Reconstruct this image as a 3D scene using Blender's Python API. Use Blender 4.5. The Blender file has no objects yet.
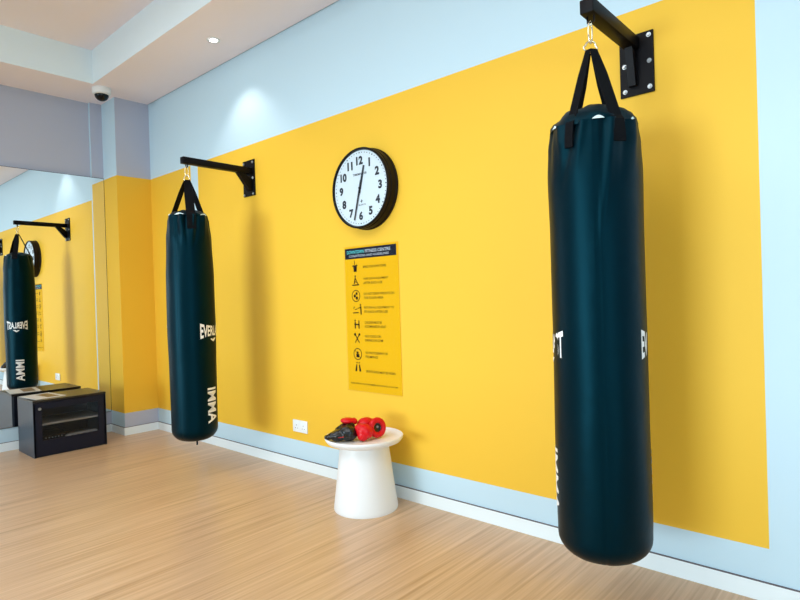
import bpy, bmesh, math, random
from mathutils import Vector, Matrix, noise
random.seed(7)
PI = math.pi
SC = bpy.context.scene
COL = SC.collection

# ------------------------------------------------------------------ camera
EYE = 1.144                      # camera height above the floor (z = 0)
cd = bpy.data.cameras.new('camera'); cam = bpy.data.objects.new('camera', cd); COL.objects.link(cam)
cd.sensor_fit = 'HORIZONTAL'; cd.sensor_width = 36.0; cd.lens = 36.0 * 571.73 / 800.0
R_ = Vector((0.74497397, 0.66638795, -0.03067382)); U_ = Vector((0.01871141, 0.0250894, 0.99951008)); F_ = Vector((-0.66683106, 0.74518295, -0.00622189))
m = Matrix.Identity(4)
for i in range(3):
    m[i][0] = R_[i]; m[i][1] = U_[i]; m[i][2] = -F_[i]
m.translation = Vector((0, 0, EYE))
cam.matrix_world = m
cd.clip_start = 0.05
SC.camera = cam

# ------------------------------------------------------------------ world, lamps, exposure
w = bpy.data.worlds.new('daylight'); SC.world = w; w.use_nodes = True
bg = w.node_tree.nodes['Background']; bg.inputs[0].default_value = (0.62, 0.86, 1.0, 1); bg.inputs[1].default_value = 1.0

def light(name, kind, loc, energy, color, target=None, **kw):
    d = bpy.data.lights.new(name, kind); d.energy = energy; d.color = color
    for k, v in kw.items(): setattr(d, k, v)
    o = bpy.data.objects.new(name, d); COL.objects.link(o); o.location = loc
    if target is not None:
        o.rotation_euler = (Vector(target) - Vector(loc)).to_track_quat('-Z', 'Y').to_euler()
    return o
# bright daylight behind the window side of the room, low and slightly from the left
light('window_daylight', 'AREA', (-5.15, -22.0, 0.9), 3750, (0.76, 0.92, 1.0), (-2.0, 2.4, 1.0), shape='RECTANGLE', size=9.0, size_y=6.0)
light('side_window_daylight', 'AREA', (5.6, -3.0, 1.3), 110, (0.66, 0.88, 1.0), (-2.0, 1.6, 1.1), shape='RECTANGLE', size=3.0, size_y=2.0)
light('ambient_fill_light', 'AREA', (-1.8, -0.6, 3.20), 104, (0.86, 0.94, 1.0), (-1.8, -0.6, 0), shape='RECTANGLE', size=4.0, size_y=2.6)  # unseen soft fill under the raised ceiling, added to lift the ambient light
# room downlights in the raised ceiling (outside the frame)
for (x, y, e) in ((-3.9, 0.2, 34), (-0.95, 0.75, 30), (-2.4, -0.9, 60), (1.2, -0.9, 60)):
    light('ceiling_lamp', 'SPOT', (x, y, 3.215), e*0.6, (1.0, 0.95, 0.88), (x, y, 0), spot_size=math.radians(130), spot_blend=0.6, shadow_soft_size=0.10)
# wall washer in the soffit, seen in the photo
light('downlight_lamp', 'SPOT', (-3.573, 2.13, 2.952), 19, (1.0, 0.93, 0.90), (-3.573, 2.16, 0), spot_size=math.radians(98), spot_blend=0.55, shadow_soft_size=0.03)

vs = SC.view_settings
SC.display_settings.display_device = 'sRGB'
vs.view_transform = 'Standard'; vs.look = 'None'; vs.exposure = -0.08; vs.gamma = 1.0; vs.use_curve_mapping = False
SC.cycles.max_bounces = 8; SC.cycles.diffuse_bounces = 5

# ------------------------------------------------------------------ materials
MATS = {}

def mat(name, col, rough=0.5, metal=0.0, spec=0.5, coat=0.0, emit=None, noise_amt=0.0, nscale=8.0, bump=0.0, bscale=60.0):
    if name in MATS: return MATS[name]
    m = bpy.data.materials.new(name); m.use_nodes = True; nt = m.node_tree
    b = nt.nodes['Principled BSDF']
    b.inputs['Base Color'].default_value = (*col, 1); b.inputs['Roughness'].default_value = rough
    b.inputs['Metallic'].default_value = metal; b.inputs['Specular IOR Level'].default_value = spec
    b.inputs['Coat Weight'].default_value = coat
    tc = nt.nodes.new('ShaderNodeTexCoord')
    if noise_amt > 0:
        n = nt.nodes.new('ShaderNodeTexNoise'); n.inputs['Scale'].default_value = nscale; n.inputs['Detail'].default_value = 4
        r = nt.nodes.new('ShaderNodeMapRange'); r.inputs['To Min'].default_value = 1 - noise_amt; r.inputs['To Max'].default_value = 1 + noise_amt
        mx = nt.nodes.new('ShaderNodeVectorMath'); mx.operation = 'SCALE'; mx.inputs[0].default_value = col
        nt.links.new(tc.outputs['Object'], n.inputs['Vector']); nt.links.new(n.outputs['Fac'], r.inputs['Value'])
        nt.links.new(r.outputs['Result'], mx.inputs['Scale']); nt.links.new(mx.outputs[0], b.inputs['Base Color'])
    if bump > 0:
        n2 = nt.nodes.new('ShaderNodeTexNoise'); n2.inputs['Scale'].default_value = bscale; n2.inputs['Detail'].default_value = 3
        bp = nt.nodes.new('ShaderNodeBump'); bp.inputs['Strength'].default_value = bump; bp.inputs['Distance'].default_value = 0.01
        nt.links.new(tc.outputs['Object'], n2.inputs['Vector']); nt.links.new(n2.outputs['Fac'], bp.inputs['Height']); nt.links.new(bp.outputs[0], b.inputs['Normal'])
    if emit:
        b.inputs['Emission Color'].default_value = (*emit[0], 1); b.inputs['Emission Strength'].default_value = emit[1]
    MATS[name] = m
    return m

YEL = mat('yellow wall paint', (0.88, 0.525, 0.04), 0.55, spec=0.3, noise_amt=0.015, nscale=2, bump=0.02, bscale=300)
WHT = mat('pale blue white wall paint', (0.56, 0.74, 0.84), 0.6, spec=0.3, noise_amt=0.01, nscale=2, bump=0.02, bscale=300)
GRY = mat('shaded grey mauve wall paint', (0.47, 0.50, 0.61), 0.6, spec=0.3, noise_amt=0.015, nscale=2)  # grey of the faces on the shadow side, put into the wall colour
CEIL = mat('warm white ceiling paint', (0.95, 0.87, 0.90), 0.8, spec=0.2, noise_amt=0.01, nscale=1.5)
TRAY = mat('pale blue ceiling upstand paint', (0.82, 0.93, 0.98), 0.7, spec=0.2, noise_amt=0.01, nscale=1.5)
SKIRT = mat('white gloss skirting paint', (0.84, 0.92, 0.95), 0.35, spec=0.5, noise_amt=0.01, nscale=4)
GAP = mat('painted gap shade', (0.13, 0.11, 0.12), 0.9, noise_amt=0.1)  # dark colour standing in for the shade in joints and holes
METAL = mat('black powder coated steel', (0.004, 0.0035, 0.005), 0.42, spec=0.12, bump=0.03, bscale=500, noise_amt=0.05)
BOLT = mat('zinc plated steel', (0.55, 0.60, 0.63), 0.28, metal=1.0, noise_amt=0.05)
CHROME = mat('brass tinted chrome', (0.85, 0.74, 0.52), 0.22, metal=1.0, noise_amt=0.05)
VINYL = mat('black synthetic leather', (0.0001, 0.005, 0.009), 0.42, spec=0.27, bump=0.16, bscale=14, noise_amt=0.12, nscale=6)
VINYL.node_tree.nodes['Principled BSDF'].inputs['Specular Tint'].default_value = (0.08, 0.58, 0.82, 1)
WEB = mat('black woven webbing', (0.003, 0.0035, 0.005), 0.75, spec=0.1, bump=0.3, bscale=400, noise_amt=0.1, nscale=200)
INK = mat('white print', (0.92, 0.93, 0.94), 0.5, noise_amt=0.02)
LINING = mat('white inner lining', (0.70, 0.85, 0.86), 0.6, noise_amt=0.05)
PLASTIC_W = mat('white plastic', (0.82, 0.84, 0.84), 0.35, noise_amt=0.01)
TABLE = mat('white moulded plastic', (0.88, 0.90, 0.91), 0.42, noise_amt=0.01)
BLK = mat('black gloss plastic', (0.005, 0.004, 0.004), 0.3, spec=0.25, noise_amt=0.05)
BRN = mat('dark brown plastic rim', (0.010, 0.006, 0.005), 0.5, spec=0.15, noise_amt=0.1)
DIAL = mat('white clock dial', (0.62, 0.73, 0.81), 0.5, noise_amt=0.01)
DIGIT = mat('black printed ink', (0.006, 0.010, 0.020), 0.5, noise_amt=0.05)
POSTY = mat('deep yellow poster paper', (0.85, 0.47, 0.002), 0.6, spec=0.12, noise_amt=0.02, nscale=10)
POSTK = mat('brown black poster ink', (0.020, 0.010, 0.004), 0.7, spec=0.1, noise_amt=0.05)
HEADK = mat('dark poster band', (0.006, 0.008, 0.022), 0.6, spec=0.15, noise_amt=0.05)
HEADT = mat('teal poster lettering', (0.10, 0.62, 0.66), 0.5, noise_amt=0.02)
HEADW = mat('pale poster lettering', (0.55, 0.62, 0.70), 0.5, noise_amt=0.02)
REDL = mat('red gloss leather', (0.66, 0.002, 0.008), 0.34, spec=0.3, coat=0.1, bump=0.05, bscale=30, noise_amt=0.04)
BLKL = mat('black gloss leather', (0.003, 0.003, 0.004), 0.24, spec=0.5, coat=0.15, bump=0.5, bscale=26, noise_amt=0.05)
CAB = mat('dark navy laminate', (0.006, 0.008, 0.020), 0.36, spec=0.25, noise_amt=0.05)
CABT = mat('charcoal brown cabinet top', (0.020, 0.016, 0.013), 0.30, spec=0.35, noise_amt=0.1, nscale=20)
CABS = mat('blue grey laminate side', (0.045, 0.060, 0.085), 0.40, spec=0.5, noise_amt=0.05)
PAPER = mat('magazine paper', (0.70, 0.68, 0.64), 0.45, noise_amt=0.04, nscale=40)
PICT = mat('brown magazine picture', (0.20, 0.12, 0.04), 0.45, noise_amt=0.5, nscale=18)
SOCK = mat('white socket plastic', (0.86, 0.92, 0.94), 0.3, noise_amt=0.01)
LENS = mat('smoked camera dome', (0.002, 0.003, 0.004), 0.15, spec=0.3, noise_amt=0.02)
SHELF = mat('grey shelf edge', (0.28, 0.27, 0.26), 0.4, noise_amt=0.05)
STEEL = mat('brushed grey steel', (0.55, 0.55, 0.56), 0.3, metal=1.0, noise_amt=0.05)
LAMP = mat('lit downlight lens', (1, 0.98, 0.95), 0.3, emit=((1.0, 0.96, 0.92), 9.0), noise_amt=0.01)

def glass_mat(name, tint=(0.75, 0.82, 0.85), alpha=0.5):
    m = bpy.data.materials.new(name); m.use_nodes = True; nt = m.node_tree
    b = nt.nodes['Principled BSDF']; b.inputs['Roughness'].default_value = 0.03; b.inputs['Base Color'].default_value = (0.02, 0.03, 0.035, 1)
    b.inputs['Alpha'].default_value = alpha; b.inputs['Specular IOR Level'].default_value = 0.8
    return m
GLASS = glass_mat('smoked door glass', alpha=0.12)
ACRY = glass_mat('clear acrylic sheet', alpha=0.03)
ACRY.node_tree.nodes['Principled BSDF'].inputs['Base Color'].default_value = (0.05, 0.05, 0.05, 1)
ACRY.node_tree.nodes['Principled BSDF'].inputs['Specular IOR Level'].default_value = 0.12

def mirror_mat():
    m = bpy.data.materials.new('silvered mirror glass'); m.use_nodes = True
    b = m.node_tree.nodes['Principled BSDF']
    b.inputs['Base Color'].default_value = (0.90, 0.92, 0.91, 1); b.inputs['Metallic'].default_value = 1; b.inputs['Roughness'].default_value = 0.0
    return m
MIRR = mirror_mat()

def floor_mat():
    m = bpy.data.materials.new('oak plank vinyl floor'); m.use_nodes = True; nt = m.node_tree; L = nt.links.new
    b = nt.nodes['Principled BSDF']; tc = nt.nodes.new('ShaderNodeTexCoord')
    def streak(sx, sy, detail, lo, hi):
        mp = nt.nodes.new('ShaderNodeMapping'); mp.inputs['Scale'].default_value = (sx, sy, 1)
        n = nt.nodes.new('ShaderNodeTexNoise'); n.inputs['Scale'].default_value = 1.0; n.inputs['Detail'].default_value = detail
        r = nt.nodes.new('ShaderNodeMapRange'); r.inputs['From Min'].default_value = lo; r.inputs['From Max'].default_value = hi
        L(tc.outputs['Object'], mp.inputs['Vector']); L(mp.outputs[0], n.inputs['Vector']); L(n.outputs['Fac'], r.inputs['Value'])
        return r.outputs['Result']
    broad = streak(9, 0.5, 3, 0.35, 0.65)
    fine = streak(75, 1.6, 4, 0.3, 0.7)
    dark = streak(38, 0.75, 3, 0.56, 0.74)
    def mixc(fac, a, bb, mode='MIX', f=1.0):
        x = nt.nodes.new('ShaderNodeMix'); x.data_type = 'RGBA'; x.blend_type = mode
        if hasattr(fac, 'links') or not isinstance(fac, (int, float)): L(fac, x.inputs[0])
        else: x.inputs[0].default_value = fac
        for s, v in ((6, a), (7, bb)):
            if isinstance(v, tuple): x.inputs[s].default_value = (*v, 1)
            else: L(v, x.inputs[s])
        return x.outputs[2]
    c1 = mixc(broad, (0.58, 0.375, 0.215), (0.66, 0.445, 0.27))
    c2 = mixc(fine, (0.37, 0.225, 0.12), (0.76, 0.55, 0.37))
    c3 = mixc(0.45, c1, c2)
    mm = nt.nodes.new('ShaderNodeMath'); mm.operation = 'MULTIPLY'; mm.inputs[1].default_value = 0.55; L(dark, mm.inputs[0])
    c4 = mixc(mm.outputs[0], c3, (0.32, 0.185, 0.085))
    L(c4, b.inputs['Base Color']); b.inputs['Roughness'].default_value = 0.30; b.inputs['Specular IOR Level'].default_value = 0.45
    bp = nt.nodes.new('ShaderNodeBump'); bp.inputs['Strength'].default_value = 0.08; bp.inputs['Distance'].default_value = 0.004; L(fine, bp.inputs['Height']); L(bp.outputs[0], b.inputs['Normal'])
    return m
FLOOR = floor_mat()

# ------------------------------------------------------------------ helpers
def finish(name, bm, mats, parent=None, smooth=False, angle=40):
    me = bpy.data.meshes.new(name)
    bmesh.ops.recalc_face_normals(bm, faces=bm.faces) if smooth != 'keep' else None
    bm.to_mesh(me); bm.free()
    if not isinstance(mats, (list, tuple)): mats = [mats]
    for m_ in mats: me.materials.append(m_)
    if smooth:
        for p in me.polygons: p.use_smooth = True
        me.set_sharp_from_angle(angle=math.radians(angle))
    o = bpy.data.objects.new(name, me); COL.objects.link(o)
    if parent: o.parent = parent
    return o
def tag(o, label, cat, group=None):
    o['label'] = label; o['category'] = cat
    if group: o['group'] = group
    return o
def thing(name, label, cat, loc, rz=0, group=None):
    o = bpy.data.objects.new(name, None); COL.objects.link(o); o.location = loc; o.rotation_euler = (0, 0, rz)
    o.empty_display_size = 0.05
    return tag(o, label, cat, group)
def struct(o):
    o['kind'] = 'structure'; return o
def box(bm, x0, x1, y0, y1, z0, z1, bev=0.0, mi=0, M=None):
    vs_ = [bm.verts.new(Vector(p)) for p in ((x0,y0,z0),(x1,y0,z0),(x1,y1,z0),(x0,y1,z0),(x0,y0,z1),(x1,y0,z1),(x1,y1,z1),(x0,y1,z1))]
    fs = [bm.faces.new([vs_[i] for i in q]) for q in ((3,2,1,0),(4,5,6,7),(0,1,5,4),(1,2,6,5),(2,3,7,6),(3,0,4,7))]
    for f in fs: f.material_index = mi
    geo = vs_
    if bev > 0:
        es = list({e for f in fs for e in f.edges})
        r = bmesh.ops.bevel(bm, geom=es, offset=bev, segments=2, affect='EDGES', profile=0.5)
        for f in r['faces']: f.material_index = mi
        geo = list({v for f in r['faces'] for v in f.verts} | {v for v in vs_ if v.is_valid})
    if M is not None:
        for v in geo: v.co = M @ v.co
    return geo
def quad(bm, pts, mi=0):
    f = bm.faces.new([bm.verts.new(Vector(p)) for p in pts]); f.material_index = mi; return f
def lathe(bm, prof, seg=48, axis=Matrix.Identity(4), mi=0, close=False):
    rings = []
    for (r, z) in prof:
        if r < 1e-5: rings.append([bm.verts.new(axis @ Vector((0, 0, z)))])
        else: rings.append([bm.verts.new(axis @ Vector((r*math.cos(2*PI*i/seg), r*math.sin(2*PI*i/seg), z))) for i in range(seg)])
    pairs = list(zip(rings, rings[1:])) + ([(rings[-1], rings[0])] if close else [])
    for a, b in pairs:
        for i in range(seg):
            j = (i+1) % seg
            if len(a) == 1 and len(b) == 1: continue
            if len(a) == 1: f = bm.faces.new((a[0], b[j], b[i]))
            elif len(b) == 1: f = bm.faces.new((a[i], a[j], b[0]))
            else: f = bm.faces.new((a[i], a[j], b[j], b[i]))
            f.material_index = mi
def tube(bm, pts, r, seg=10, closed=False, mi=0):
    pts = [Vector(p) for p in pts]; n = len(pts); rings = []
    up = None
    for i, p in enumerate(pts):
        if closed: t = (pts[(i+1) % n] - pts[i-1]).normalized()
        else: t = (pts[min(i+1, n-1)] - pts[max(i-1, 0)]).normalized()
        if up is None:
            up = Vector((0, 0, 1)) if abs(t.z) < 0.9 else Vector((1, 0, 0))
        s = t.cross(up).normalized(); up = s.cross(t).normalized()
        rings.append([bm.verts.new(p + (s*math.cos(2*PI*k/seg) + up*math.sin(2*PI*k/seg))*r) for k in range(seg)])
    last = n if closed else n-1
    for i in range(last):
        a, b = rings[i], rings[(i+1) % n]
        for k in range(seg):
            bm.faces.new((a[k], a[(k+1) % seg], b[(k+1) % seg], b[k])).material_index = mi
    if not closed:
        bm.faces.new(rings[0][::-1]).material_index = mi; bm.faces.new(rings[-1]).material_index = mi
def text_bm(s, size=1.0, bold=0.0, ext=0.0, align='CENTER', width=None, height=None):
    cu = bpy.data.curves.new('t', 'FONT'); cu.body = s; cu.size = size; cu.offset = bold; cu.extrude = ext
    cu.align_x = 'LEFT'; cu.resolution_u = 4
    o = bpy.data.objects.new('t', cu); COL.objects.link(o)
    dg = bpy.context.evaluated_depsgraph_get(); me = bpy.data.meshes.new_from_object(o.evaluated_get(dg))
    bm = bmesh.new(); bm.from_mesh(me)
    bpy.data.objects.remove(o); bpy.data.curves.remove(cu); bpy.data.meshes.remove(me)
    xs = [v.co.x for v in bm.verts]; ys = [v.co.y for v in bm.verts]
    x0, x1, y0, y1 = min(xs), max(xs), min(ys), max(ys)
    sx = width/(x1-x0) if width else 1; sy = height/(y1-y0) if height else (sx if width else 1)
    if height and not width: sx = sy
    cx = (x0+x1)/2 if align == 'CENTER' else x0
    for v in bm.verts: v.co.x = (v.co.x-cx)*sx; v.co.y = (v.co.y-(y0+y1)/2)*sy
    for f in bm.faces: f.material_index = 0
    return bm
def merge(dst, src, M, mi=0):
    mp = {v: dst.verts.new(M @ v.co) for v in src.verts}
    for f in src.faces:
        try: nf = dst.faces.new([mp[v] for v in f.verts]); nf.material_index = mi
        except ValueError: pass
    src.free()
def blob(name, ells, voxel, material, parent, disp=0.0, dscale=25.0):
    bm = bmesh.new()
    for (c, r, rot) in ells:
        M = Matrix.Translation(c) @ rot.to_matrix().to_4x4() @ Matrix.Diagonal((*r, 1))
        bmesh.ops.create_icosphere(bm, subdivisions=4, radius=1.0, matrix=M)
    me = bpy.data.meshes.new('b'); bm.to_mesh(me); bm.free()
    o = bpy.data.objects.new('b', me); COL.objects.link(o)
    md = o.modifiers.new('r', 'REMESH'); md.mode = 'VOXEL'; md.voxel_size = voxel
    sm = o.modifiers.new('s', 'SMOOTH'); sm.factor = 0.5; sm.iterations = 6
    dg = bpy.context.evaluated_depsgraph_get(); me2 = bpy.data.meshes.new_from_object(o.evaluated_get(dg))
    bpy.data.objects.remove(o); bpy.data.meshes.remove(me)
    me2.name = name; me2.materials.clear(); me2.materials.append(material)
    if disp:
        for v in me2.vertices:
            n = noise.noise(v.co*dscale); n = 1-abs(n)*3
            v.co += v.normal*disp*n
    for p in me2.polygons: p.use_smooth = True; p.material_index = 0
    o = bpy.data.objects.new(name, me2); COL.objects.link(o); o.parent = parent
    return o

# ------------------------------------------------------------------ setting
YA = 2.40; XM = -5.433; XC = -5.156; YC = 2.10; XW = -5.472; YS = 2.0; XR = 6.5; YB = -3.6
ZC = EYE+1.817; ZT = EYE+1.136; ZB = EYE-0.951; ZS = EYE-1.073; ZH = EYE+2.090; ZM = EYE+1.146; ZMB = EYE-0.959
XYE = -0.399; S0, S1 = -4.431, -4.316

bm = bmesh.new(); quad(bm, ((-6.0, YB-0.2, 0), (XR, YB-0.2, 0), (XR, YA+0.05, 0), (-6.0, YA+0.05, 0)))
struct(finish('floor', bm, FLOOR))

bm = bmesh.new()          # long painted wall
def wq(x0, x1, z0, z1, mi): quad(bm, ((x0, YA, z0), (x1, YA, z0), (x1, YA, z1), (x0, YA, z1)), mi)
wq(XC-0.3, XR, 0, ZB, 0); wq(XC-0.3, XR, ZT, ZC+0.05, 0)
wq(XC-0.3, S0, ZB, ZT, 1); wq(S0, S1, ZB, ZT, 0); wq(S1, XYE, ZB, ZT, 1); wq(XYE, XR, ZB, ZT, 0)
struct(finish('wall_back', bm, [WHT, YEL]))

bm = bmesh.new()          # corner pier
for (z0, z1, mi) in ((0, ZB, 0), (ZB, ZT, 1), (ZT, ZC+0.02, 0)):
    quad(bm, ((XC, YC, z0), (XC, YA+0.02, z0), (XC, YA+0.02, z1), (XC, YC, z1)), mi if mi else 2)  # front face outside the yellow gets the painted shade tone
    quad(bm, ((XM-0.1, YC, z0), (XC, YC, z0), (XC, YC, z1), (XM-0.1, YC, z1)), mi)
struct(finish('wall_pier', bm, [WHT, YEL, GRY]))

bm = bmesh.new()          # wall that carries the mirror
x2 = XM-0.006
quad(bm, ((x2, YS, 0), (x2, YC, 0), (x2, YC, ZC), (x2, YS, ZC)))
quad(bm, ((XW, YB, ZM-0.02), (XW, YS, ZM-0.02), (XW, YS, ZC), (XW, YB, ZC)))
quad(bm, ((XW, YS, ZM-0.02), (x2, YS, ZM-0.02), (x2, YS, ZC), (XW, YS, ZC)), 1)
quad(bm, ((x2, YB, 0), (x2, YS, 0), (x2, YS, ZM-0.02), (x2, YB, ZM-0.02)), 1)
quad(bm, ((x2, YB, ZM-0.02), (x2, YS, ZM-0.02), (XW, YS, ZM-0.02), (XW, YB, ZM-0.02)), 1)
struct(finish('wall_left', bm, [GRY, WHT]))

bm = bmesh.new()
quad(bm, ((XR, YB, 0), (XR, YA, 0), (XR, YA, ZC+0.3), (XR, YB, ZC+0.3)))
struct(finish('wall_right', bm, WHT))

# window side of the room, behind the camera: piers, sill and lintel around a wide glazed opening
bm = bmesh.new()
box(bm, -6.0, XR, YB-0.2, YB, 2.3, ZH); box(bm, -6.0, -5.3, YB-0.2, YB, 0, 2.3); box(bm, 5.8, XR, YB-0.2, YB, 0, 2.3)
struct(finish('wall_front', bm, WHT))
bm = bmesh.new()
for x in (-5.3, -3.2, -1.1, 1.0, 3.15, 5.75): box(bm, x, x+0.05, YB-0.12, YB-0.06, 0, 2.3)
box(bm, -5.3, 5.8, YB-0.12, YB-0.06, 0, 0.06); box(bm, -5.3, 5.8, YB-0.12, YB-0.06, 2.24, 2.3)
struct(finish('window_1', bm, METAL))

bm = bmesh.new()          # soffit ring and raised tray
XS, YSF = -4.96, 1.856; XS2, YS2 = 3.0, -2.6; g = 0.006
quad(bm, ((-6, YSF, ZC), (XR, YSF, ZC), (XR, YA-g, ZC), (-6, YA-g, ZC)), 0)
quad(bm, ((-6, YB, ZC), (XS, YB, ZC), (XS, YSF, ZC), (-6, YSF, ZC)), 0)
quad(bm, ((XS2, YB, ZC), (XR, YB, ZC), (XR, YSF, ZC), (XS2, YSF, ZC)), 0)
quad(bm, ((XS, YB, ZC), (XS2, YB, ZC), (XS2, YS2, ZC), (XS, YS2, ZC)), 0)
quad(bm, ((XS, YSF, ZC), (XS2, YSF, ZC), (XS2, YSF, ZH), (XS, YSF, ZH)), 1)
quad(bm, ((XS, YS2, ZC), (XS, YSF, ZC), (XS, YSF, ZH), (XS, YS2, ZH)), 1)
quad(bm, ((XS2, YS2, ZC), (XS2, YSF, ZC), (XS2, YSF, ZH), (XS2, YS2, ZH)), 1)
quad(bm, ((XS, YS2, ZC), (XS2, YS2, ZC), (XS2, YS2, ZH), (XS, YS2, ZH)), 1)
quad(bm, ((XS, YS2, ZH), (XS2, YS2, ZH), (XS2, YSF, ZH), (XS, YSF, ZH)), 0)
quad(bm, ((-6, YA-g, ZC), (XR, YA-g, ZC), (XR, YA-g, ZC+0.05), (-6, YA-g, ZC+0.05)), 2)  # recess side coloured dark for the shadow gap
quad(bm, ((-6, YA-g, ZC+0.04), (XR, YA-g, ZC+0.04), (XR, YA, ZC+0.04), (-6, YA, ZC+0.04)), 2)
struct(finish('ceiling', bm, [CEIL, TRAY, GAP]))

def skirting(name, x0, x1, y0, y1):
    bm = bmesh.new(); box(bm, x0, x1, y0, y1, 0, ZS-0.003); box(bm, x0, x1, y0, y1, ZS-0.003, ZS, mi=1)  # thin dark top strip paints the shadow gap line
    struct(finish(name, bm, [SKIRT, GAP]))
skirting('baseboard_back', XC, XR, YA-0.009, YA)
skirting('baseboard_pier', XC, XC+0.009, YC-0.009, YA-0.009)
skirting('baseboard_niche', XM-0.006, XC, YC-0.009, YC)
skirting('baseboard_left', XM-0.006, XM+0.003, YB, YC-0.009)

# ------------------------------------------------------------------ mirror
t = thing('wall_mirror', 'large frameless wall mirror left of the yellow pier', 'mirror', (XM, -0.7, ZMB))
bm = bmesh.new(); box(bm, -0.005, 0, -2.0, 2.797, 0, ZM-ZMB); finish('mirror_glass', bm, MIRR, t)
bm = bmesh.new(); box(bm, -0.005, 0.001, 2.797, 2.800, 0, ZM-ZMB); box(bm, -0.005, 0.001, -2.0, 2.8, -0.003, 0); box(bm, -0.005, 0.001, -2.0, 2.8, ZM-ZMB, ZM-ZMB+0.003)
finish('edge_trim', bm, METAL, t)

# ------------------------------------------------------------------ wall brackets
def bracket(label, xc, ytip, zbot, ztop, half, plate, bolts, run=0.125, bw=0.8):
    px0, px1, pz0, pz1 = plate
    L = YA-ytip
    t = thing('bag_bracket', label, 'wall bracket', (xc, YA, 0), 0, 'wall brackets for the punching bags')
    bm = bmesh.new(); box(bm, px0-xc, px1-xc, -0.008, 0, pz0, pz1, 0.0015); finish('wall_plate', bm, METAL, t)
    bm = bmesh.new(); box(bm, -half, half, -L, -0.008, zbot, ztop, 0.004); finish('arm', bm, METAL, t, True)
    # gusset brace: sloping channel under the arm
    bm = bmesh.new()
    zl = pz0+0.035
    prof = [(-run, zbot), (-run*0.55, zbot), (-0.008, zl+0.075), (-0.008, zl), (-0.03, zl)]
    a = [bm.verts.new((-half*bw, y, z)) for y, z in prof]; b = [bm.verts.new((half*bw, y, z)) for y, z in prof]
    bm.faces.new(a); bm.faces.new(b[::-1])
    for i in range(5):
        j = (i+1) % 5; bm.faces.new((a[i], a[j], b[j], b[i]))
    finish('brace', bm, METAL, t)
    for (bx, bz) in bolts:
        bm = bmesh.new(); A = Matrix.Translation((bx-xc, -0.008, bz)) @ Matrix.Rotation(PI/2, 4, 'X')
        lathe(bm, [(0, 0.008), (0.004, 0.008), (0.0068, 0.005), (0.0068, 0.002), (0.0092, 0.002), (0.0092, 0)], 12, A)
        finish('bolt', bm, BOLT, t, True)
    # staple under the arm tip
    bm = bmesh.new(); yy = -L+0.035
    tube(bm, [(-0.012, yy, zbot+0.002), (-0.012, yy, zbot-0.022), (0.012, yy, zbot-0.022), (0.012, yy, zbot+0.002)], 0.0035, 8)
    finish('hook_eye', bm, METAL, t, True)
    return t
P1 = (-3.655, -3.510, EYE+0.764, EYE+1.024)
bracket('black steel wall bracket above the far left punching bag', -3.556, 1.865, EYE+0.918, EYE+0.962, 0.022, P1,
        [(x, z) for x in (-3.642, -3.531) for z in (EYE+0.776, EYE+0.89, EYE+1.004)])
P2 = (-0.882, -0.747, EYE+0.788, EYE+1.034)
bracket('black steel wall bracket above the near right punching bag', -0.827, 1.945, EYE+0.970, EYE+1.020, 0.025, P2,
        [(x, z) for x in (-0.862, -0.764) for z in (EYE+0.810, EYE+0.913, EYE+1.016)], 0.06, 0.6)

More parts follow.
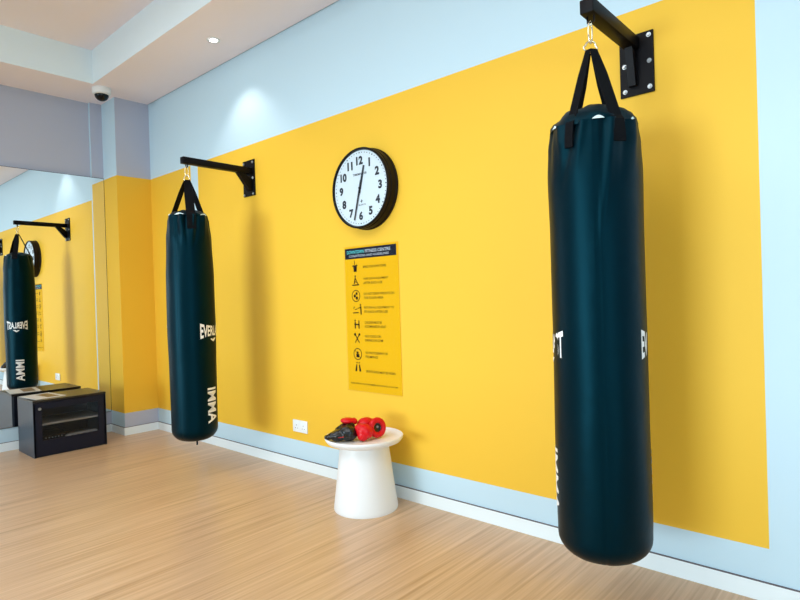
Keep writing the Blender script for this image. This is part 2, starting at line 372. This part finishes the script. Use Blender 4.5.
# ------------------------------------------------------------------ punching bags
def wrap_text(bmt, R, phi0, zc, vertical=False, pinch=0.0, W=None):
    xs = [v.co.x for v in bmt.verts]
    hw = max(abs(min(xs)), abs(max(xs)))
    if pinch:
        for v in bmt.verts: v.co.y *= 1 + pinch*(v.co.x/hw)**2
    if vertical:
        for v in bmt.verts: v.co.x, v.co.y = v.co.y, -v.co.x      # reads downwards
    xs = [v.co.x for v in bmt.verts]; x = min(xs)+0.004
    while x < max(xs):
        bmesh.ops.bisect_plane(bmt, geom=bmt.verts[:]+bmt.edges[:]+bmt.faces[:], plane_co=(x, 0, 0), plane_no=(1, 0, 0)); x += 0.006
    for v in bmt.verts:
        z = zc + v.co.y; r = R(z)+0.0012; a = phi0 + v.co.x/r
        v.co = Vector((r*math.cos(a), r*math.sin(a), z))
    return bmt
def punching_bag(label, cx, cy, prof, zring, zstrap, straps, logo_phis, folds, seam_phi, swivel, zbar, side_off):
    """prof: (r, z) from the bottom to the rim, world heights; dome above"""
    t = thing('punching_bag', label, 'punching bag', (cx, cy, 0), 0, 'hanging punching bags')
    ps = sorted(prof, key=lambda q: q[1]); rim_z = ps[-1][1]; zb = ps[0][1]; rr = ps[-1][0]
    def Rz(z):
        for (r0, z0), (r1, z1) in zip(ps, ps[1:]):
            if z0 <= z <= z1:
                k = (z-z0)/(z1-z0); k = k*k*(3-2*k) if z0 > zb+0.15 else k
                return r0+(r1-r0)*k
        return ps[0][0] if z < zb else rr
    # body
    bm = bmesh.new(); SEG = 144; rings = []
    zs = []
    z = zb+0.10
    lowR = Rz(zb+0.10)
    for k in range(9):                                 # rounded bottom corner
        a = PI/2*k/8; zs.append((lowR-0.092+0.092*math.sin(a), zb+0.075-0.075*math.cos(a)))
    n = 90
    for k in range(1, n+1):
        zz = zb+0.075+(rim_z-zb-0.075)*k/n; zs.append((Rz(zz) if zz > zb+0.10 else lowR, zz))
    for (r, zz) in zs:
        ring = []
        for i in range(SEG):
            a = 2*PI*i/SEG; d = 0.0
            top = max(0, 1-(rim_z-zz)/0.22)
            for (fa, fw_, fd, slant, ln) in folds:
                tt = max(0, 1-(rim_z-zz)/ln)
                aa = (a-fa-slant*(rim_z-zz)+PI) % (2*PI)-PI
                d += 1.7*fd*tt**1.2*math.exp(-(aa/fw_)**2)
            d += 0.0016*noise.noise(Vector((math.cos(a)*2.2, math.sin(a)*2.2, zz*3.5+cx)))
            for (sa) in (seam_phi, seam_phi+PI):
                aa = (a-sa+PI) % (2*PI)-PI; d -= 0.0028*math.exp(-(aa/0.016)**2)
            ring.append(bm.verts.new(((r+d)*math.cos(a), (r+d)*math.sin(a), zz)))
        rings.append(ring)
    for a_, b_ in zip(rings, rings[1:]):
        for i in range(SEG): bm.faces.new((a_[i], a_[(i+1) % SEG], b_[(i+1) % SEG], b_[i]))
    c = bm.verts.new((0, 0, zb-0.002))
    for i in range(SEG): bm.faces.new((rings[0][(i+1) % SEG], rings[0][i], c))
    body = finish('bag_body', bm, VINYL, t, True, 60)
    # crumpled dome drawn over the filling
    bm = bmesh.new(); dome = []
    dh = zring
    for k in range(9):
        a = PI/2*k/8; r = (rr-0.004)*math.cos(a)+0.0; zz = rim_z-0.006+dh*math.sin(a)
        dome.append([bm.verts.new((max(r, .004)*(1+0.04*math.sin(7*i*2*PI/72+k))*math.cos(2*PI*i/72), max(r, .004)*(1+0.04*math.sin(7*i*2*PI/72+k))*math.sin(2*PI*i/72), zz+0.004*math.sin(5*i*2*PI/72+1.3*k))) for i in range(72)])
    for a_, b_ in zip(dome, dome[1:]):
        for i in range(72): bm.faces.new((a_[i], a_[(i+1) % 72], b_[(i+1) % 72], b_[i]))
    bm.faces.new(dome[-1])
    finish('top_cover', bm, VINYL, t, True, 60)
    # slivers of white lining at the rim
    for (fa, span) in [(s_[0]+s_[3], s_[4]) for s_ in straps if s_[4] > 0]:
        bm = bmesh.new(); pts_o, pts_i = [], []
        for k in range(9):
            a = fa+span*(k/8-0.5); e = 0.009*math.sin(PI*k/8)+0.001
            pts_o.append(bm.verts.new(((rr+0.004)*math.cos(a), (rr+0.004)*math.sin(a), rim_z-0.002)))
            pts_i.append(bm.verts.new(((rr+0.001)*math.cos(a), (rr+0.001)*math.sin(a), rim_z-0.001+e)))
        for k in range(8): bm.faces.new((pts_o[k], pts_o[k+1], pts_i[k+1], pts_i[k]))
        o = finish('rim_lining', bm, LINING, t); o['label'] = 'white lining showing at the rim'
    # straps
    for (phi, wd, low, _, _) in straps:
        bm = bmesh.new(); u = Vector((math.cos(phi), math.sin(phi), 0)); s = Vector((-math.sin(phi), math.cos(phi), 0))
        t0_ = 0.020 if swivel else 0.014; pts = [(t0_, zstrap)]
        for k in range(1, 9):
            q = k/8; pts.append((t0_+(rr-0.008-t0_)*q, zstrap+(rim_z+0.012-zstrap)*q))
        pts += [(Rz(rim_z-0.01)+0.006, rim_z-0.004)]
        for k in range(1, 5):
            zz = rim_z-0.01-low*k/4; pts.append((Rz(zz)+0.0065, zz))
        v0 = []
        for q, (r, zz) in enumerate(pts):
            ww = wd*(0.6+0.4*min(1, q/3))/2
            v0.append([bm.verts.new(u*(r+e)+s*(sg*ww)+Vector((0, 0, zz+e*0.4))) for (sg, e) in ((-1, 0), (1, 0), (1, -0.004), (-1, -0.004))])
        for a_, b_ in zip(v0, v0[1:]):
            for i in range(4): bm.faces.new((a_[i], a_[(i+1) % 4], b_[(i+1) % 4], b_[i]))
        bm.faces.new(v0[0]); bm.faces.new(v0[-1][::-1])
        finish('strap', bm, WEB, t)
    # hardware
    bm = bmesh.new(); cpts = []
    zr0 = zstrap-0.006; rd = 0.025 if swivel else 0.02
    vd = Vector((R_.x, R_.y, 0)).normalized()
    ring_h = 0.040
    for k in range(24):
        a = 2*PI*k/24; x_ = rd*math.sin(a)*(1.0 if math.cos(a) < 0 else 0.75); z_ = ring_h/2*(1+math.cos(a))
        cpts.append(vd*x_+Vector((0, 0, zr0+z_)))
    tube(bm, cpts, 0.0035, 8, True); o = finish('ring', bm, CHROME, t, True, 60)
    bm = bmesh.new(); z0 = zr0+ring_h-0.008; z1 = zbar-0.012; cpts = []
    h_ = z1-z0
    nd = Vector((vd.x*0.8-vd.y*0.6, vd.y*0.8+vd.x*0.6, 0))
    for k in range(24):
        a = 2*PI*k/24; cpts.append(nd*(0.011*math.sin(a))+Vector((0, 0, z0+h_/2*(1+math.cos(a)))))
    tube(bm, cpts, 0.003, 8, True); finish('snap_hook', bm, CHROME, t, True, 60)
    # pull cord nub below
    bm = bmesh.new(); tube(bm, [(0.02, 0, zb+0.002), (0.02, 0, zb-0.034)], 0.006, 8); finish('bottom_toggle', bm, VINYL, t, True)
    # writing, on both sides
    for lp in logo_phis:
        b = text_bm('EVERLAST', 1.0, 0.03, 0, width=0.208, height=0.066)
        wrap_text(b, Rz, lp, EYE-0.185, pinch=0.55)
        # small swoosh mark under the name
        poly = [(-0.030, 0.006), (-0.014, 0.010), (-0.004, 0.001), (0.010, 0.012), (0.036, 0.012), (0.016, -0.004), (0.000, -0.012), (-0.012, -0.006)]
        tb = bmesh.new(); tb.faces.new([tb.verts.new((x, y, 0)) for x, y in poly])
        wrap_text(tb, Rz, lp, EYE-0.245)
        merge(b, tb, Matrix.Identity(4))
        o = finish('brand_lettering', b, INK, t, smooth=False); o['label'] = 'white EVERLAST lettering with a small mark under it'
        b = text_bm('IMMA', 1.0, 0.022, 0, width=0.230, height=0.080)
        wrap_text(b, Rz, lp+side_off, EYE-0.672, vertical=True)
        o = finish('side_lettering', b, INK, t); o['label'] = 'white MMA lettering running down the bag'
    return t
R2 = math.radians
c1 = math.atan2(-1.90, 3.553); c2 = math.atan2(-1.98, 0.825)
folds1 = [(c1+R2(a), R2(w_), d, s_, l_) for a, w_, d, s_, l_ in ((-60, 5, .006, 1.0, .2), (-38, 6, -.008, 1.2, .25), (-22, 5, .007, .9, .2), (-8, 5, -.009, .3, .3), (16, 5, .008, -.8, .22), (27, 6, -.008, -1.2, .25), (50, 6, .006, -1.0, .2), (75, 7, -.006, 0, .2), (120, 8, .006, .6, .2), (170, 8, -.007, -.5, .2), (220, 8, .006, .5, .2), (260, 8, -.006, 0, .2))]
folds2 = [(c2+R2(a), R2(w_), d, s_, l_) for a, w_, d, s_, l_ in ((-70, 6, -.006, .6, .2), (-48, 5, .005, 1.1, .2), (-24, 5, -.007, -1.4, .25), (-12, 4, .005, -1.0, .2), (14, 5, -.006, -.5, .35), (24, 5, .006, -.8, .5), (44, 6, -.007, -1.1, .25), (62, 6, .005, -1.2, .2), (100, 8, -.006, .6, .2), (150, 8, .006, -.5, .2), (200, 8, -.006, .5, .2), (250, 8, .006, 0, .2))]
H = lambda z: EYE+z
punching_bag('black punching bag with IMMA lettering hanging at the far left near the corner', -3.558, 1.90,
    [(0.142, H(-0.905)), (0.145, H(-0.82)), (0.1475, H(-0.45)), (0.152, H(-0.18)), (0.150, H(0.15)), (0.142, H(0.417)), (0.131, H(0.53)), (0.122, H(0.572))],
    0.045, H(0.812), [(c1+R2(8), 0.056, 0.085, -0.62, 0.50), (c1+R2(127), 0.050, 0.03, -1.3, 0.55), (c1+R2(-122), 0.050, 0.03, 0.9, 0.25)],
    [c1+R2(58), c1+R2(58)+PI], folds1, c1+R2(-35), False, H(0.918), R2(-8))
punching_bag('large black punching bag hanging at the near right', -0.830, 1.98,
    [(0.156, H(-0.938)), (0.160, H(-0.80)), (0.160, H(-0.55)), (0.1575, H(-0.18)), (0.1575, H(0.2)), (0.1605, H(0.40)), (0.156, H(0.50)), (0.148, H(0.568))],
    0.084, H(0.848), [(c2+R2(-29), 0.030, 0.075, -0.50, 0.16), (c2+R2(31), 0.044, 0.07, -0.42, 0.26), (c2+R2(146), 0.040, 0.05, -1.52, 0.17), (c2+R2(-146), 0.040, 0.05, 0, 0), ],
    [c2+R2(-85), c2+R2(-85)+PI], folds2, c2+R2(2), True, H(0.966), R2(3))

# ------------------------------------------------------------------ clock
CX, CZ, CR, CT = -2.371, EYE+0.635, 0.2345, 0.077
t = thing('wall_clock', 'round wall clock with white dial and black rim above the yellow poster', 'clock', (CX, YA, CZ))
AX = Matrix.Rotation(PI/2, 4, 'X')           # local z -> -y
bm = bmesh.new(); lathe(bm, [(0.0, 0), (CR+0.004, 0), (CR+0.004, 0.012), (CR, 0.016), (CR, 0.05), (CR-0.004, 0.053), (CR-0.004, 0.056), (CR-0.001, 0.059), (CR-0.001, CT-0.004), (CR-0.005, CT), (CR-0.012, CT), (CR-0.016, CT-0.012), (0, CT-0.012)], 96, AX)
finish('clock_case', bm, BRN, t, True)
bm = bmesh.new(); lathe(bm, [(CR-0.004, CT-0.003), (CR-0.005, CT+0.001), (CR-0.013, CT+0.001), (CR-0.0165, CT-0.011)], 96, AX); finish('bezel', bm, BLK, t, True)
bm = bmesh.new(); lathe(bm, [(0, CT-0.011), (CR-0.0155, CT-0.011)], 96, AX)
dial = finish('dial', bm, DIAL, t)
TM = lambda x, z, d: Matrix.Translation((x, -d, z)) @ Matrix.Rotation(PI/2, 4, 'X')
D0 = CT-0.0100
bm = bmesh.new()
for h in range(1, 13):
    a = PI/2-2*PI*h/12; r = 0.160
    bm = bmesh.new(); merge(bm, text_bm(str(h), 1.0, 0.05, 0, height=0.050), TM(r*math.cos(a), r*math.sin(a), D0)); o = finish('numeral', bm, DIGIT, dial); o['label'] = 'black numeral %d' % h
bm = bmesh.new()
for k in range(60):
    a = 2*PI*k/60; q = 0.0042 if k % 5 == 0 else 0.0030
    M = TM(0.205*math.cos(a), 0.205*math.sin(a), D0)
    bm.faces.new([bm.verts.new(M @ Vector((q*math.cos(b_*PI/4), q*math.sin(b_*PI/4), 0))) for b_ in range(8)])
finish('minute_marks', bm, DIGIT, dial)
bm = bmesh.new()
merge(bm, text_bm('TIMEMASTER', 1.0, 0.01, 0, width=0.115, height=0.013), TM(0.0, 0.082, D0))
finish('maker_lettering', bm, DIGIT, dial); bm = bmesh.new()
merge(bm, text_bm('QUARTZ', 1.0, 0.01, 0, width=0.06, height=0.010), TM(0.012, -0.098, D0))
M = TM(0.008, -0.076, D0)
bm.faces.new([bm.verts.new(M @ Vector((r_*math.cos(k*PI/4), r_*math.sin(k*PI/4), 0))) for k, r_ in enumerate((.013, .004)*4)])
finish('dial_lettering', bm, DIGIT, dial)
def hand(name, hr, length, tail, w0, w1, d):
    bm = bmesh.new(); a = -2*PI*hr
    M = TM(0, 0, d) @ Matrix.Rotation(a, 4, 'Z')
    v = [bm.verts.new(M @ Vector(p)) for p in ((-w0, -tail, 0), (w0, -tail, 0), (w1, length, 0), (-w1, length, 0), (-w0, -tail, .002), (w0, -tail, .002), (w1, length, .002), (-w1, length, .002))]
    for q in ((3,2,1,0),(4,5,6,7),(0,1,5,4),(1,2,6,5),(2,3,7,6),(3,0,4,7)): bm.faces.new([v[i] for i in q])
    finish(name, bm, DIGIT, t)
hand('hour_hand', (0+32/60)/12, 0.132, 0.03, 0.0085, 0.0055, CT-0.008)
hand('minute_hand', 32.6/60, 0.188, 0.045, 0.006, 0.0036, CT-0.005)
bm = bmesh.new(); lathe(bm, [(0, CT-0.001), (0.007, CT-0.001), (0.007, CT-0.011)], 16, AX); finish('hand_cap', bm, BLK, t)

# ------------------------------------------------------------------ poster
PX0, PX1, PZ0, PZ1 = -2.590, -2.150, EYE-0.562, EYE+0.309
t = thing('notice_poster', 'tall yellow gym rules poster with dark heading under the wall clock', 'poster', ((PX0+PX1)/2, YA, PZ0))
PW = PX1-PX0; PH = PZ1-PZ0
bm = bmesh.new(); box(bm, -PW/2, PW/2, -0.003, 0, 0, PH); sheet = finish('poster_sheet', bm, POSTY, t)
bm = bmesh.new(); box(bm, -PW/2-0.004, PW/2+0.006, -0.0095, -0.0055, -0.004, PH+0.004, 0.0008); finish('acrylic_cover', bm, ACRY, t)
TP = lambda x, z, d=0.0036: Matrix.Translation((x, -d, z)) @ Matrix.Rotation(PI/2, 4, 'X')
bm = bmesh.new(); box(bm, -PW/2+0.004, PW/2-0.012, -0.0034, -0.003, PH-0.074, PH-0.010); band = finish('heading_band', bm, HEADK, t)
zz1, zz2 = PH-0.033, PH-0.057
bm = bmesh.new(); merge(bm, text_bm('DOWNTOWN', 1, 0.015, 0, 'LEFT', width=0.145, height=0.020), TP(-PW/2+0.022, zz1, 0.0038)); finish('heading_first_word', bm, HEADT, band)
bm = bmesh.new(); merge(bm, text_bm('FITNESS CENTRE', 1, 0.012, 0, 'LEFT', width=0.205, height=0.019), TP(-PW/2+0.178, zz1, 0.0038))
merge(bm, text_bm('CONDITIONS AND GUIDELINES', 1, 0.004, 0, 'LEFT', width=0.330, height=0.013), TP(-PW/2+0.040, zz2, 0.0038)); finish('heading_lettering', bm, HEADW, band)
# image-row positions -> heights on the sheet
rows = [(0.785, ['BRING YOUR OWN TOWEL'], [.19]), (0.685, ['WIPE DOWN EQUIPMENT', 'AFTER EACH USE'], [.20, .155]), (0.580, ['DO NOT DROP WEIGHTS ON', 'THE FLOOR AREA'], [.245, .16]),
        (0.475, ['RETURN ALL EQUIPMENT TO', 'ITS RACK AFTER USE'], [.24, .19]), (0.370, ['CHILDREN MUST BE', 'ACCOMPANIED BY ADULT'], [.14, .175]), (0.268, ['NO FOOD OR', 'DRINKS IN GYM'], [.13, .145]),
        (0.165, ['NO PHOTOGRAPHY OR', 'FILMING'], [.18, .10]), (0.068, ['SPORTS SHOES MUST BE WORN'], [.235])]
def rz(f): return f
Z = [PH*(1-(v_-0)/1) for v_ in (0.145, 0.240, 0.342, 0.437, 0.538, 0.632, 0.745, 0.835)]
for (zc_, (_, lines, ws)) in zip(Z, rows):
    bm = bmesh.new()
    for k, (ln, w_) in enumerate(zip(lines, ws)):
        off = 0 if len(lines) == 1 else (0.011 if k == 0 else -0.013)
        merge(bm, text_bm(ln, 1, 0.008, 0, 'LEFT', width=w_, height=0.0145), TP(-PW/2+0.158, zc_+off-(0.022 if ln.startswith('SPORTS') else 0)))
    finish('rule_text', bm, POSTK, sheet)
bm = bmesh.new()
merge(bm, text_bm('PLEASE APPROACH OUR STAFF MEMBERS FOR ASSISTANCE AT ANY TIME', 1, 0.008, 0, 'LEFT', width=0.385, height=0.009), TP(-PW/2+0.024, 0.044))
finish('footer_text', bm, POSTK, sheet)
def ipoly(pts, cx, cz, s=1.0):
    M = TP(cx, cz); icons.faces.new([icons.verts.new(M @ Vector((x*s, y*s, 0))) for x, y in pts])
def idisc(x, y, r, cx, cz, n=14):
    ipoly([(x+r*math.cos(2*PI*k/n), y+r*math.sin(2*PI*k/n)) for k in range(n)], cx, cz)
def iring(r0, r1, cx, cz, n=32):
    M = TP(cx, cz); A_ = [icons.verts.new(M @ Vector((r0*math.cos(2*PI*k/n), r0*math.sin(2*PI*k/n), 0))) for k in range(n)]; B_ = [icons.verts.new(M @ Vector((r1*math.cos(2*PI*k/n), r1*math.sin(2*PI*k/n), 0))) for k in range(n)]
    for k in range(n): icons.faces.new((A_[k], A_[(k+1) % n], B_[(k+1) % n], B_[k]))
def ibar(x0, y0, x1, y1, w_, cx, cz):
    d = Vector((x1-x0, y1-y0)).normalized()*w_/2; nx, ny = -d.y, d.x
    ipoly([(x0+nx, y0+ny), (x0-nx, y0-ny), (x1-nx, y1-ny), (x1+nx, y1+ny)], cx, cz)
ix = -PW/2+0.090; icons = bmesh.new()
c_ = Z[0]+0.006; ipoly([(-.016, .008), (.016, .008), (.013, -.032), (-.013, -.032)], ix, c_); ibar(-.024, .004, -.016, .002, .008, ix, c_); ibar(-.003, .010, -.006, .036, .005, ix, c_); ibar(.012, .010, .020, .004, .006, ix, c_)
finish('rule_icon', icons, POSTK, sheet); icons = bmesh.new()
c_ = Z[1]; idisc(-.002, .030, .006, ix, c_); ibar(-.002, .022, -.012, -.016, .008, ix, c_); ibar(-.002, .018, .022, -.020, .006, ix, c_); ibar(-.030, -.024, .030, -.022, .007, ix, c_); ibar(-.010, .004, .008, -.010, .005, ix, c_)
finish('rule_icon', icons, POSTK, sheet); icons = bmesh.new()
c_ = Z[2]; iring(.031, .036, ix, c_); idisc(-.010, 0, .010, ix, c_); idisc(.006, .014, .009, ix, c_); idisc(.007, -.013, .010, ix, c_)
finish('rule_icon', icons, POSTK, sheet); icons = bmesh.new()
c_ = Z[3]; idisc(.036, .028, .006, ix, c_); ibar(.038, .020, .040, -.030, .010, ix, c_); ibar(.036, .014, .010, .006, .005, ix, c_); ibar(-.030, -.020, .020, -.018, .006, ix, c_); ibar(-.024, .006, -.016, .018, .006, ix, c_); ibar(-.012, .0, .006, .004, .005, ix, c_)
finish('rule_icon', icons, POSTK, sheet); icons = bmesh.new()
c_ = Z[4]; idisc(-.014, .022, .006, ix, c_); ibar(-.014, .014, -.014, -.026, .010, ix, c_); idisc(.018, .018, .005, ix, c_); ibar(.018, .012, .018, -.026, .009, ix, c_); ibar(-.022, 0, .024, -.004, .008, ix, c_)
finish('rule_icon', icons, POSTK, sheet); icons = bmesh.new()
c_ = Z[5]; ibar(-.022, .026, .018, -.030, .007, ix, c_); ibar(.022, .026, -.018, -.030, .007, ix, c_); idisc(-.018, .020, .009, ix, c_); idisc(.019, .020, .008, ix, c_)
finish('rule_icon', icons, POSTK, sheet); icons = bmesh.new()
c_ = Z[6]; iring(.031, .036, ix, c_); idisc(0, .008, .008, ix, c_); ipoly([(-.014, 0), (.014, 0), (.012, -.020), (-.012, -.020)], ix, c_); ibar(-.022, .022, .022, -.022, .004, ix, c_)
finish('rule_icon', icons, POSTK, sheet); icons = bmesh.new()
c_ = Z[7]; idisc(-.009, .026, .005, ix, c_); idisc(.009, .026, .005, ix, c_)
for s in (-1, 1): ipoly([(s*.008, .016), (s*.016, .014), (s*.026, -.026), (s*.010, -.026), (s*.008, 0)], ix, c_)
finish('rule_icon', icons, POSTK, sheet)

# ------------------------------------------------------------------ wall socket
t = thing('wall_socket', 'white double power socket low on the yellow wall left of the side table', 'socket', (-3.077, YA, EYE-0.852))
bm = bmesh.new(); box(bm, -0.076, 0.076, -0.009, 0, -0.041, 0.041, 0.003); finish('socket_plate', bm, SOCK, t, True)
for s in (-1, 1):
    bm = bmesh.new(); cx = s*0.036
    for (dx, dz, ww, hh) in ((0, 0.006, .004, .008), (-.011, -.014, .007, .004), (.011, -.014, .007, .004)):
        box(bm, cx+dx-ww/2, cx+dx+ww/2, -0.0096, -0.0088, dz-hh/2, dz+hh/2)
    finish('socket_holes', bm, GAP, t)
    bm = bmesh.new(); box(bm, s*0.012-0.005, s*0.012+0.005, -0.0125, -0.009, 0.010, 0.026, 0.001); finish('rocker_switch', bm, SOCK, t)

# ------------------------------------------------------------------ side table
TX, TY, TZ = -2.243, 2.178, EYE-0.752
t = thing('side_table', 'round white pedestal side table standing against the yellow wall', 'table', (TX, TY, 0))
bm = bmesh.new()
lathe(bm, [(0, 0.004), (0.160, 0.004), (0.1725, 0.0), (0.1745, 0.006), (0.1735, 0.02), (0.150, 0.20), (0.1335, TZ-0.052), (0.132, TZ-0.042), (0, TZ-0.042)], 96)
finish('pedestal', bm, TABLE, t, True)
bm = bmesh.new()
lathe(bm, [(0.0, TZ-0.040), (0.132, TZ-0.044), (0.170, TZ-0.040), (0.200, TZ-0.028), (0.212, TZ-0.012), (0.2145, TZ-0.002), (0.211, TZ+0.002), (0.205, TZ-0.001), (0.195, TZ-0.009), (0.165, TZ-0.014), (0, TZ-0.015)], 96)
finish('table_top', bm, TABLE, t, True, 60)

# ------------------------------------------------------------------ boxing gloves
A_ = Vector((R_.x, R_.y, 0)).normalized(); B_ = Vector((-F_.x, -F_.y, 0)).normalized()
BASE = Vector((TX-0.004, TY-0.004, TZ-0.0145))
GA = math.atan2(A_.y, A_.x)           # local x: along the picture's right, local y: away from the camera
from mathutils import Euler
def E_(x=0, y=0, z=0): return Euler((R2(x), R2(y), R2(z)))
tg = thing('boxing_glove', 'black boxing glove with red thumb lying on the left of the table top', 'boxing glove', BASE, GA, 'boxing gloves on the side table')
blob('glove_body', [(Vector((-.074, -.050, .046)), (.054, .060, .044), E_()), (Vector((-.100, -.035, .050)), (.055, .042, .038), E_(0, -24, 0)), (Vector((-.118, -.060, .036)), (.060, .045, .030), E_(0, -8, 6)), (Vector((-.158, -.056, .030)), (.045, .032, .017), E_(0, -6, 10)), (Vector((-.070, -.02, .070)), (.026, .026, .034), E_(0, 15, 0))], .0035, BLKL, tg, .0035, 32)
o = blob('thumb', [(Vector((-.080, -.015, .101)), (.040, .034, .0165), E_(0, 2, 0)), (Vector((-.046, -.010, .096)), (.020, .025, .018), E_(0, 30, 0))], .003, REDL, tg); o['label'] = 'red leather thumb'
bm = bmesh.new()
for (p0, p1) in (((-.165, -.075, .036), (-.115, -.085, .058)), ((-.150, -.092, .020), (-.095, -.104, .034)), ((-.110, -.060, .064), (-.070, -.095, .050))):
    tube(bm, [p0, ((p0[0]+p1[0])/2, (p0[1]+p1[1])/2-.002, (p0[2]+p1[2])/2+.003), p1], 0.0022, 6)
o = finish('piping', bm, REDL, tg, True); o['label'] = 'thin red piping'
tg = thing('boxing_glove', 'red boxing glove showing its dark cuff opening, on the right of the table top', 'boxing glove', BASE, GA, 'boxing gloves on the side table')
blob('glove_body', [(Vector((.014, -.068, .052)), (.048, .040, .040), E_(0, 20, 0)), (Vector((.006, -.082, .034)), (.030, .026, .031), E_()), (Vector((-.010, -.062, .066)), (.032, .030, .028), E_()), (Vector((.016, .014, .066)), (.052, .040, .044), E_(0, 0, 20)), (Vector((.052, .026, .056)), (.038, .034, .044), E_())], .0035, REDL, tg, .001, 30)
axis = Vector((.50, -.82, .12)).normalized(); M = Matrix.Translation((.080, -.020, .0595)) @ axis.to_track_quat('Z', 'Y').to_matrix().to_4x4()
bm = bmesh.new(); lathe(bm, [(.037+.015*math.cos(q*PI/8), .017*math.sin(q*PI/8)) for q in range(16)], 40, M @ Matrix.Diagonal((1, 1.06, 1, 1)), close=True)
bmesh.ops.translate(bm, verts=bm.verts, vec=(0, 0, 0.0))
finish('cuff', bm, REDL, tg, True, 180)
bm = bmesh.new(); lathe(bm, [(.031, .010), (.025, .004), (.018, .001), (0, .0)], 32, M); o = finish('cuff_lining', bm, BLKL, tg, True); o['label'] = 'black cuff lining'
bm = bmesh.new(); lathe(bm, [(0, .008), (.006, .006), (.008, .0), (.004, -.010), (0, -.012)], 16, M @ Matrix.Translation((0, .004, 0))); o = finish('wrist_strap_end', bm, SHELF, tg, True)

# ------------------------------------------------------------------ cabinet
CXF, CY0, CY1, CH, CD = -4.968, 1.350, 1.876, EYE-0.709, 0.385
t = thing('media_cabinet', 'low dark navy cabinet with glass door standing before the mirror', 'cabinet', (CXF-CD/2, (CY0+CY1)/2, 0))
hw = (CY1-CY0)/2; hd = CD/2; T = .016
bm = bmesh.new()
box(bm, -hd, hd, -hw, -hw+T, 0, CH-T, 0.001, 1); box(bm, -hd, hd, hw-T, hw, 0, CH-T, 0.001, 1)
box(bm, -hd, -hd+T, -hw+T, hw-T, 0.03, CH-T, 0.001); box(bm, -hd+T, hd-T, -hw+T, hw-T, 0.075, 0.075+T, 0.001); box(bm, hd-0.03, hd-0.015, -hw+T, hw-T, 0, 0.07, 0.001)
finish('cabinet_body', bm, [CAB, CABS], t)
bm = bmesh.new(); box(bm, -hd, hd+0.002, -hw, hw, CH-T, CH, 0.0015); finish('top_panel', bm, CABT, t)
bm = bmesh.new(); box(bm, -hd+T, hd-0.03, -hw+T, hw-T, 0.235, 0.247); finish('shelf', bm, SHELF, t)
bm = bmesh.new(); f = 0.060; z0, z1 = 0.006, CH-T-0.004; RL = 0.118
for (a, b, c, d) in ((-hw+T*.2, hw-T*.2, z0, z0+RL), (-hw+T*.2, hw-T*.2, z1-0.05, z1), (-hw+T*.2, -hw+f, z0+RL, z1-0.05), (hw-f, hw-T*.2, z0+RL, z1-0.05)):
    box(bm, hd-0.014, hd, a, b, c, d)
door = finish('door', bm, CAB, t)
bm = bmesh.new(); box(bm, hd-0.010, hd-0.006, -hw+f, hw-f, z0+RL, z1-0.05); finish('glass_pane', bm, GLASS, door)
bm = bmesh.new(); lathe(bm, [(0, .010), (.009, .010), (.011, .006), (.011, 0)], 20, Matrix.Translation((hd, -hw+0.045, z1-0.045)) @ Matrix.Rotation(PI/2, 4, 'Y')); finish('knob', bm, BOLT, door, True)
# things inside
cx0 = CXF-CD/2; cyc = (CY0+CY1)/2
t = thing('media_player', 'black electronic box lying inside the cabinet under the shelf', 'electronic device', (cx0+0.02, cyc-0.10, 0.0912))
bm = bmesh.new(); box(bm, -0.12, 0.12, -0.09, 0.09, 0, 0.055, 0.003); finish('device_case', bm, BLK, t)
bm = bmesh.new()
for k in range(6): box(bm, 0.120, 0.122, -0.07+k*.022, -0.060+k*.022, 0.034, 0.042)
finish('button_row', bm, BOLT, t)
t = thing('power_strip', 'grey power strip with small switches behind the cabinet glass', 'power strip', (cx0+0.115, cyc+0.09, 0.0912))
bm = bmesh.new(); box(bm, -0.03, 0.03, -0.12, 0.12, 0, 0.038, 0.004); finish('strip_body', bm, SHELF, t)
for k in range(5):
    bm = bmesh.new(); box(bm, 0.030, 0.033, -0.105+k*.045, -0.082+k*.045, 0.016, 0.028); finish('switch', bm, BOLT, t)
# magazines on top
def mag(label, x, y, rz_, w_, l_, z, pic, th=0.004):
    t = thing('magazine', label, 'magazine', (x, y, z), rz_, 'magazines on the cabinet')
    bm = bmesh.new(); box(bm, -w_/2, w_/2, -l_/2, l_/2, 0, th, 0.0008); finish('pages', bm, PAPER, t)
    bm = bmesh.new(); x0, x1, y0, y1 = pic; box(bm, x0*w_, x1*w_, y0*l_, y1*l_, th, th+0.0006); finish('cover_picture', bm, PICT, t)
mag('open magazine on the cabinet top, at its left end', cx0-0.02, CY0+0.13, 0.12, 0.30, 0.22, CH, (-.35, .40, -.05, .35))

# ------------------------------------------------------------------ ceiling camera and downlight
t = thing('dome_camera', 'white dome security camera with black lens on the ceiling', 'security camera', (-5.02, 1.945, ZC))
bm = bmesh.new(); lathe(bm, [(0, 0), (.070, 0), (.072, -.004), (.072, -.040), (.066, -.052), (.050, -.058), (0, -.058)], 40); finish('camera_housing', bm, PLASTIC_W, t, True)
bm = bmesh.new(); lathe(bm, [(.054*math.cos(PI/2*k/8), -.056-.050*math.sin(PI/2*k/8)) for k in range(9)], 32); finish('lens_dome', bm, LENS, t, True, 80)
t = thing('downlight', 'small round lit downlight in the lower ceiling', 'light', (-3.573, 2.137, ZC))
bm = bmesh.new(); lathe(bm, [(.026, 0), (.046, 0), (.047, -.003), (.044, -.006), (.030, -.005), (.027, -.001)], 32, close=True); finish('trim_ring', bm, PLASTIC_W, t, True)
bm = bmesh.new(); lathe(bm, [(0, -.0030), (.028, -.0025)], 32); finish('lamp_lens', bm, LAMP, t)
